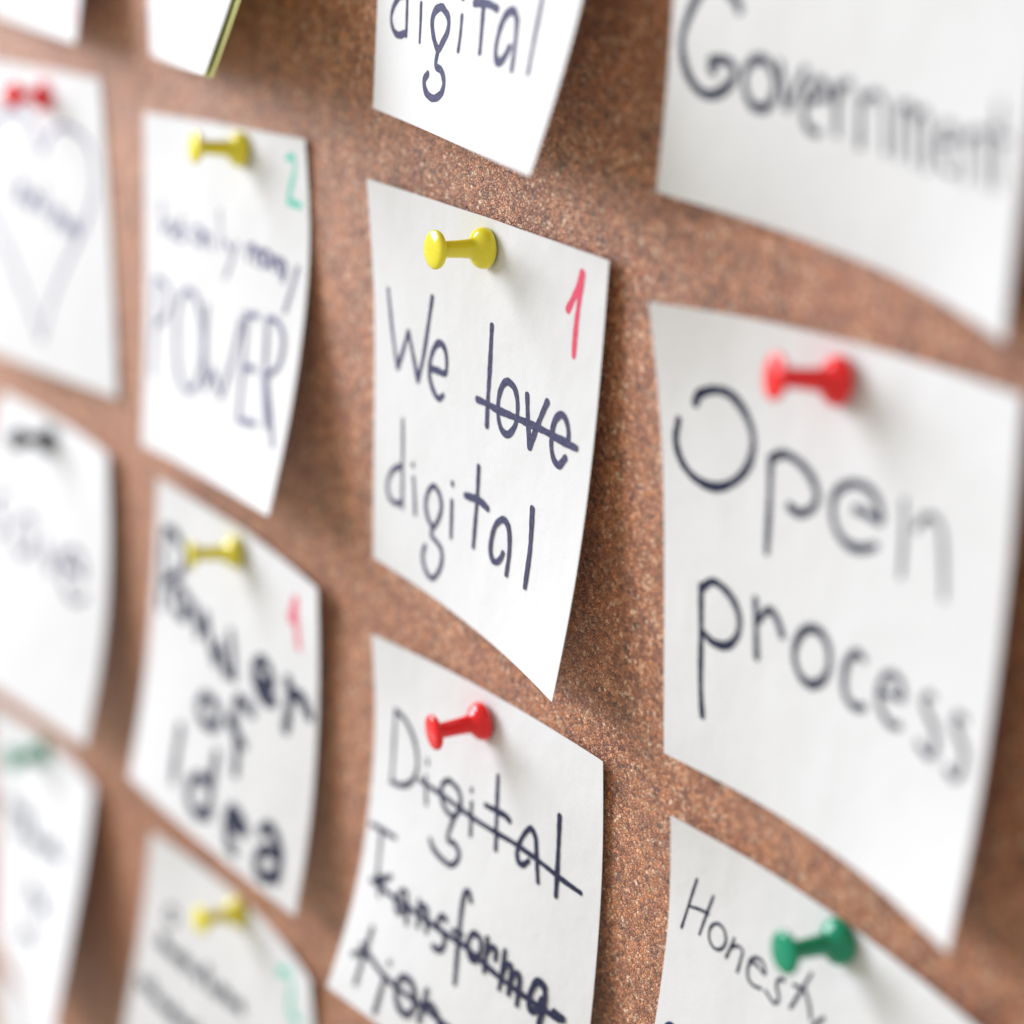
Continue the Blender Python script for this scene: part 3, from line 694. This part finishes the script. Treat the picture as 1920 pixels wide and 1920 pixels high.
import numpy as np
class Sheet:
    SIZE = 76.0
    def __init__(self, lattice, pin=None):
        self.P = np.array(lattice, float); self.pin = pin
    def at(self, u, v):
        a = spline_matrix(5, [v / self.SIZE * 4])[0]; b = spline_matrix(5, [u / self.SIZE * 4])[0]
        return np.einsum('i,j,ijc->c', a, b, self.P)
    def many(self, uv):
        uv = np.array(uv)
        a = spline_matrix(5, uv[:, 1] / self.SIZE * 4); b = spline_matrix(5, uv[:, 0] / self.SIZE * 4)
        Q = np.einsum('ki,kj,ijc->kc', a, b, self.P)
        if self.pin is not None:      # the pin presses the paper towards the board
            d2 = (Q[:, 0] - self.pin[0]) ** 2 + (Q[:, 2] - self.pin[2]) ** 2
            Q[:, 1] += np.clip(-Q[:, 1] - .35, 0, .55) * np.exp(-d2 / (2 * 4.5 ** 2))
        return Q
    def normals(self, uv):
        uv = np.array(uv); h = .2
        du = self.many(uv + [h, 0]) - self.many(uv - [h, 0]); dv = self.many(uv + [0, h]) - self.many(uv - [0, h])
        n = np.cross(dv, du); n /= np.linalg.norm(n, axis=1)[:, None]
        n[n[:, 1] > 0] *= -1
        return n

def mesh_object(name, verts, faces, material, parent=None, smooth=True):
    me = bpy.data.meshes.new(name)
    me.from_pydata([tuple(v) for v in verts], [], faces)
    me.update()
    bmm = bmesh.new(); bmm.from_mesh(me); bmesh.ops.recalc_face_normals(bmm, faces=bmm.faces[:]) if parent is None else None
    bmm.to_mesh(me); bmm.free()
    if smooth:
        me.polygons.foreach_set('use_smooth', [True] * len(me.polygons))
    me.materials.append(material)
    ob = bpy.data.objects.new(name, me)
    COL.objects.link(ob)
    if parent is not None:
        ob.parent = parent
    return ob

def tag(o, label, cat, group=None):
    o['label'] = label; o['category'] = cat
    if group: o['group'] = group

# ------------------------------------------------------------------ the board
def cork_board():
    x0, x1, z0, z1, th = -0.62, 0.40, -0.52, 0.30, 0.014
    nx, nz = 2, 2
    bmm = bmesh.new()
    bmesh.ops.create_cube(bmm, size=1)
    for v in bmm.verts:
        v.co = Vector(((x0 + x1) / 2 + v.co.x * (x1 - x0), th / 2 + v.co.y * th, (z0 + z1) / 2 + v.co.z * (z1 - z0)))
    bmesh.ops.bevel(bmm, geom=[e for e in bmm.edges], offset=0.0015, segments=2, affect='EDGES')
    me = bpy.data.meshes.new('cork_board'); bmm.to_mesh(me); bmm.free()
    me.materials.append(CORK)
    o = bpy.data.objects.new('cork_board', me); COL.objects.link(o)
    o['kind'] = 'structure'
    o['label'] = 'brown cork pinboard with fine speckled granules'
cork_board()

# ------------------------------------------------------------------ notes
def build_note(key, material):
    sh = Sheet(NOTE_SHAPES[key], PINS[key][1] if key in PINS else None); n = 44
    g = [(j * 76 / n, i * 76 / n) for i in range(n + 1) for j in range(n + 1)]
    P = sh.many(g); Nn = sh.normals(g); th = 0.11
    origin = P[0] * 0 + sh.at(38, 4)
    front = (P - origin) * MM; back = (P - Nn * th - origin) * MM
    V = list(front) + list(back); F = []; k = n + 1; off = k * k
    for i in range(n):
        for j in range(n):
            a = i * k + j
            F.append((a, a + 1, a + k + 1, a + k)); F.append((off + a, off + a + k, off + a + k + 1, off + a + 1))
    rim = [j for j in range(k)] + [i * k + n for i in range(1, k)] + [n * k + j for j in range(n - 1, -1, -1)] + [i * k for i in range(n - 1, 0, -1)]
    for a, b in zip(rim, rim[1:] + rim[:1]): F.append((b, a, off + a, off + b))
    ob = mesh_object('sticky_note', V, F, material)
    me = ob.data
    # keep the cut edge of the paper crisp
    rimset = set(rim)
    for e in me.edges:
        a, b = e.vertices
        if (a in rimset and b in rimset) or (a - off in rimset and b - off in rimset): e.use_edge_sharp = True
    ob.location = Vector(origin) * MM
    return ob, sh, origin

def smooth_path(pts, step=0.35):
    pts = [np.array(p, float) for p in pts]
    if len(pts) == 2:
        n = max(3, int(np.linalg.norm(pts[1] - pts[0]) / step)); return [pts[0] + (pts[1] - pts[0]) * i / n for i in range(n + 1)]
    q = [2 * pts[0] - pts[1]] + pts + [2 * pts[-1] - pts[-2]]; out = []
    for i in range(1, len(q) - 2):
        n = max(2, int(np.linalg.norm(q[i + 1] - q[i]) / step))
        for s in range(n):
            t = s / n
            out.append(.5 * (2 * q[i] + (q[i + 1] - q[i - 1]) * t + (2 * q[i - 1] - 5 * q[i] + 4 * q[i + 1] - q[i + 2]) * t * t + (-q[i - 1] + 3 * q[i] - 3 * q[i + 1] + q[i + 2]) * t ** 3))
    out.append(pts[-1]); return out

rnd = random.Random(7)
def write(note, sh, origin, key):
    layer = 0
    for name, ink, strokes in HANDWRITING.get(key, []):
        V = []; F = []
        for w, pts in strokes:
            path = smooth_path(pts); m = len(path)
            ph = rnd.random() * 6; left = []; right = []; lev = []
            for i, p in enumerate(path):
                a = path[max(0, i - 1)]; b = path[min(m - 1, i + 1)]; d = b - a; d = d / (np.linalg.norm(d) + 1e-9)
                nn = np.array([-d[1], d[0]])
                # a felt pen is a little broader on cross strokes and uneven along the line
                ww = w * (1 + .10 * math.sin(i * .23 + ph) + .05 * math.sin(i * .9 + 2 * ph)) * (0.93 + 0.14 * abs(d[0])) / 2
                t = i / max(1, m - 1)
                left.append(p + nn * ww); right.append(p - nn * ww); lev.append(t)
            # rounded ends
            def cap(p, d, nn, ww, sgn):
                return [p + sgn * d * ww * math.sin(a) * .8 + nn * ww * math.cos(a) for a in (math.pi * .25, math.pi * .5, math.pi * .75)]
            d0 = path[1] - path[0]; d0 = d0 / (np.linalg.norm(d0) + 1e-9); n0 = np.array([-d0[1], d0[0]])
            d1 = path[-1] - path[-2]; d1 = d1 / (np.linalg.norm(d1) + 1e-9); n1 = np.array([-d1[1], d1[0]])
            c0 = cap(path[0], d0, n0, np.linalg.norm(left[0] - right[0]) / 2, -1); c1 = cap(path[-1], d1, n1, np.linalg.norm(left[-1] - right[-1]) / 2, 1)
            uv = left + right + c0 + c1; tt = lev + lev + [0] * 3 + [1] * 3
            uv = np.clip(np.array(uv), 0.4, 75.6)
            h = 0.030 + layer * 0.007 + np.array(tt) * 0.005
            P = sh.many(uv) + sh.normals(uv) * h[:, None]
            s = len(V); V += list((P - origin) * MM)
            for i in range(m - 1): F.append((s + i, s + i + 1, s + m + i + 1, s + m + i))
            b = s + 2 * m
            F.append((s, s + m, b + 2, b + 1, b)); F.append((s + m - 1, b + 3, b + 4, b + 5, s + 2 * m - 1))
            layer += 1
        ob = mesh_object({'number': 'handwritten_number', 'strike_line': 'strike_line', 'drawn_heart': 'drawn_heart'}.get(name, 'handwritten_word'), V, F, INK[ink], note)

NOTES = {
    'C1': 'white sticky note reading "We love digital" with the word love crossed out',
    'C0': 'white sticky note whose last word digital hangs above the note reading We love digital',
    'C2': 'white sticky note with the words "Digital Transformation" struck through',
    'D0': 'white sticky note reading "Government" in large black letters',
    'D1': 'white sticky note reading "Open process" in large black letters',
    'D2': 'pale sticky note with the thin handwritten word "Honesty" under a green pin',
    'B1': 'white sticky note with small line about money above large letters POWER',
    'B2': 'white sticky note reading "Power of Idea" in bold black marker',
    'B3': 'curled white sticky note below the Power of Idea note, with green number',
    'B0': 'blank lower half of a white sticky note lying over a yellow-green one',
    'B0y': 'yellow-green sticky note peeking out from under a white one',
    'A0': 'white sticky note with a red mark at its edge, above the heart note',
    'A1': 'white sticky note with a thin drawn heart under a red pin',
    'A2': 'white sticky note with large faint letters under the black pin',
    'A3': 'white sticky note with several scribbled lines under a dark green pin',
    'A4': 'blank white sticky note, lowest of its column, below the scribbled note',
}
for key, label in NOTES.items():
    ob, sh, origin = build_note(key, PAPER_GREEN if key == 'B0y' else PAPER)
    tag(ob, label, 'sticky note', 'sticky notes on the cork board')
    write(ob, sh, origin, key)

# ------------------------------------------------------------------ push pins
def lathe(name, profile, material, seg=40):
    V = []; F = []; rings = []
    for r, z in profile:
        if r < 1e-6:
            rings.append([len(V)]); V.append((0, 0, z * MM))
        else:
            rings.append(list(range(len(V), len(V) + seg)))
            V += [(r * MM * math.cos(2 * math.pi * i / seg), r * MM * math.sin(2 * math.pi * i / seg), z * MM) for i in range(seg)]
    for a, b in zip(rings, rings[1:]):
        for i in range(seg):
            j = (i + 1) % seg
            if len(a) == 1: F.append((a[0], b[j], b[i]))
            elif len(b) == 1: F.append((a[i], a[j], b[0]))
            else: F.append((a[i], a[j], b[j], b[i]))
    me = bpy.data.meshes.new(name); me.from_pydata(V, [], F); me.update()
    me.polygons.foreach_set('use_smooth', [True] * len(me.polygons))
    if material: me.materials.append(material)
    return me

FLANGE = [(0, 0), (3.1, 0), (3.45, .12), (3.62, .4), (3.66, .8), (3.56, 1.3), (3.32, 1.8), (2.95, 2.25), (2.5, 2.62), (2.1, 2.9), (1.85, 3.2), (1.72, 3.6)]
SHAFT = [(1.72, 3.6), (1.64, 4.4), (1.56, 5.6), (1.5, 7.0), (1.47, 8.3), (1.5, 8.7)]
HEAD = [(1.5, 8.7), (1.56, 8.95), (1.8, 9.25), (2.4, 9.5), (3.0, 9.66), (3.3, 9.92), (3.4, 10.22), (3.35, 10.52), (3.12, 10.78), (2.6, 10.95), (1.5, 11.04), (0, 11.08)]
NEEDLE = [(0.0, -8.5), (0.25, -7.4), (0.55, -6.0), (0.55, 0.05)]
PIN_WORDS = {
    'C1': 'yellow push pin in the note reading We love digital', 'C2': 'glossy red push pin in the struck-through Digital Transformation note',
    'D1': 'red push pin in the note reading Open process', 'D2': 'green push pin over the word Honesty',
    'B1': 'yellow push pin in the note with the large letters POWER', 'B2': 'yellow push pin in the bold Power of Idea note',
    'B3': 'yellow push pin in the curled note below the Power of Idea note', 'A1': 'red push pin in the note with the drawn heart',
    'A2': 'black push pin in the note with large faint letters', 'A3': 'dark green push pin in the note with several scribbled lines',
}
SEAM = []
for s in range(9):
    x = -2.7 + 5.4 * s / 8
    z = 11.085 - 0.006 * abs(x) ** 3.1 + .012
    SEAM.append((x, z))
def seam_mesh():
    V = []; F = []
    for x, z in SEAM: V += [(x * MM, -.05 * MM, (z - .06) * MM), (x * MM, 0, z * MM), (x * MM, .05 * MM, (z - .06) * MM)]
    for i in range(len(SEAM) - 1):
        a = i * 3; F += [(a, a + 1, a + 4, a + 3), (a + 1, a + 2, a + 5, a + 4)]
    me = bpy.data.meshes.new('mould_seam'); me.from_pydata(V, [], F); me.update(); return me
needle_mesh = lathe('needle', NEEDLE, steel, 12)
made = {}
for key, (colour, tip, direction) in PINS.items():
    if colour not in made:
        sm = seam_mesh(); sm.materials.append(PLASTIC[colour])
        made[colour] = [('flange', lathe('flange', FLANGE, PLASTIC[colour])), ('shaft', lathe('shaft', SHAFT, PLASTIC[colour])), ('head', lathe('head', HEAD, PLASTIC[colour])), ('needle', needle_mesh), ('mould_seam', sm)]
    root = bpy.data.objects.new('push_pin', None)
    root.empty_display_size = 0.003
    COL.objects.link(root)
    root.location = Vector((tip[0], tip[1] + 0.12, tip[2])) * MM
    d = Vector(direction).normalized()
    root.rotation_mode = 'QUATERNION'
    root.rotation_quaternion = d.to_track_quat('Z', 'Y')
    tag(root, PIN_WORDS[key], 'push pin', 'push pins in the notes')
    head_obj = None
    for nm, me in made[colour]:
        c = bpy.data.objects.new(nm, me); COL.objects.link(c)
        c.parent = head_obj if nm == 'mould_seam' else root
        if nm == 'head': head_obj = c
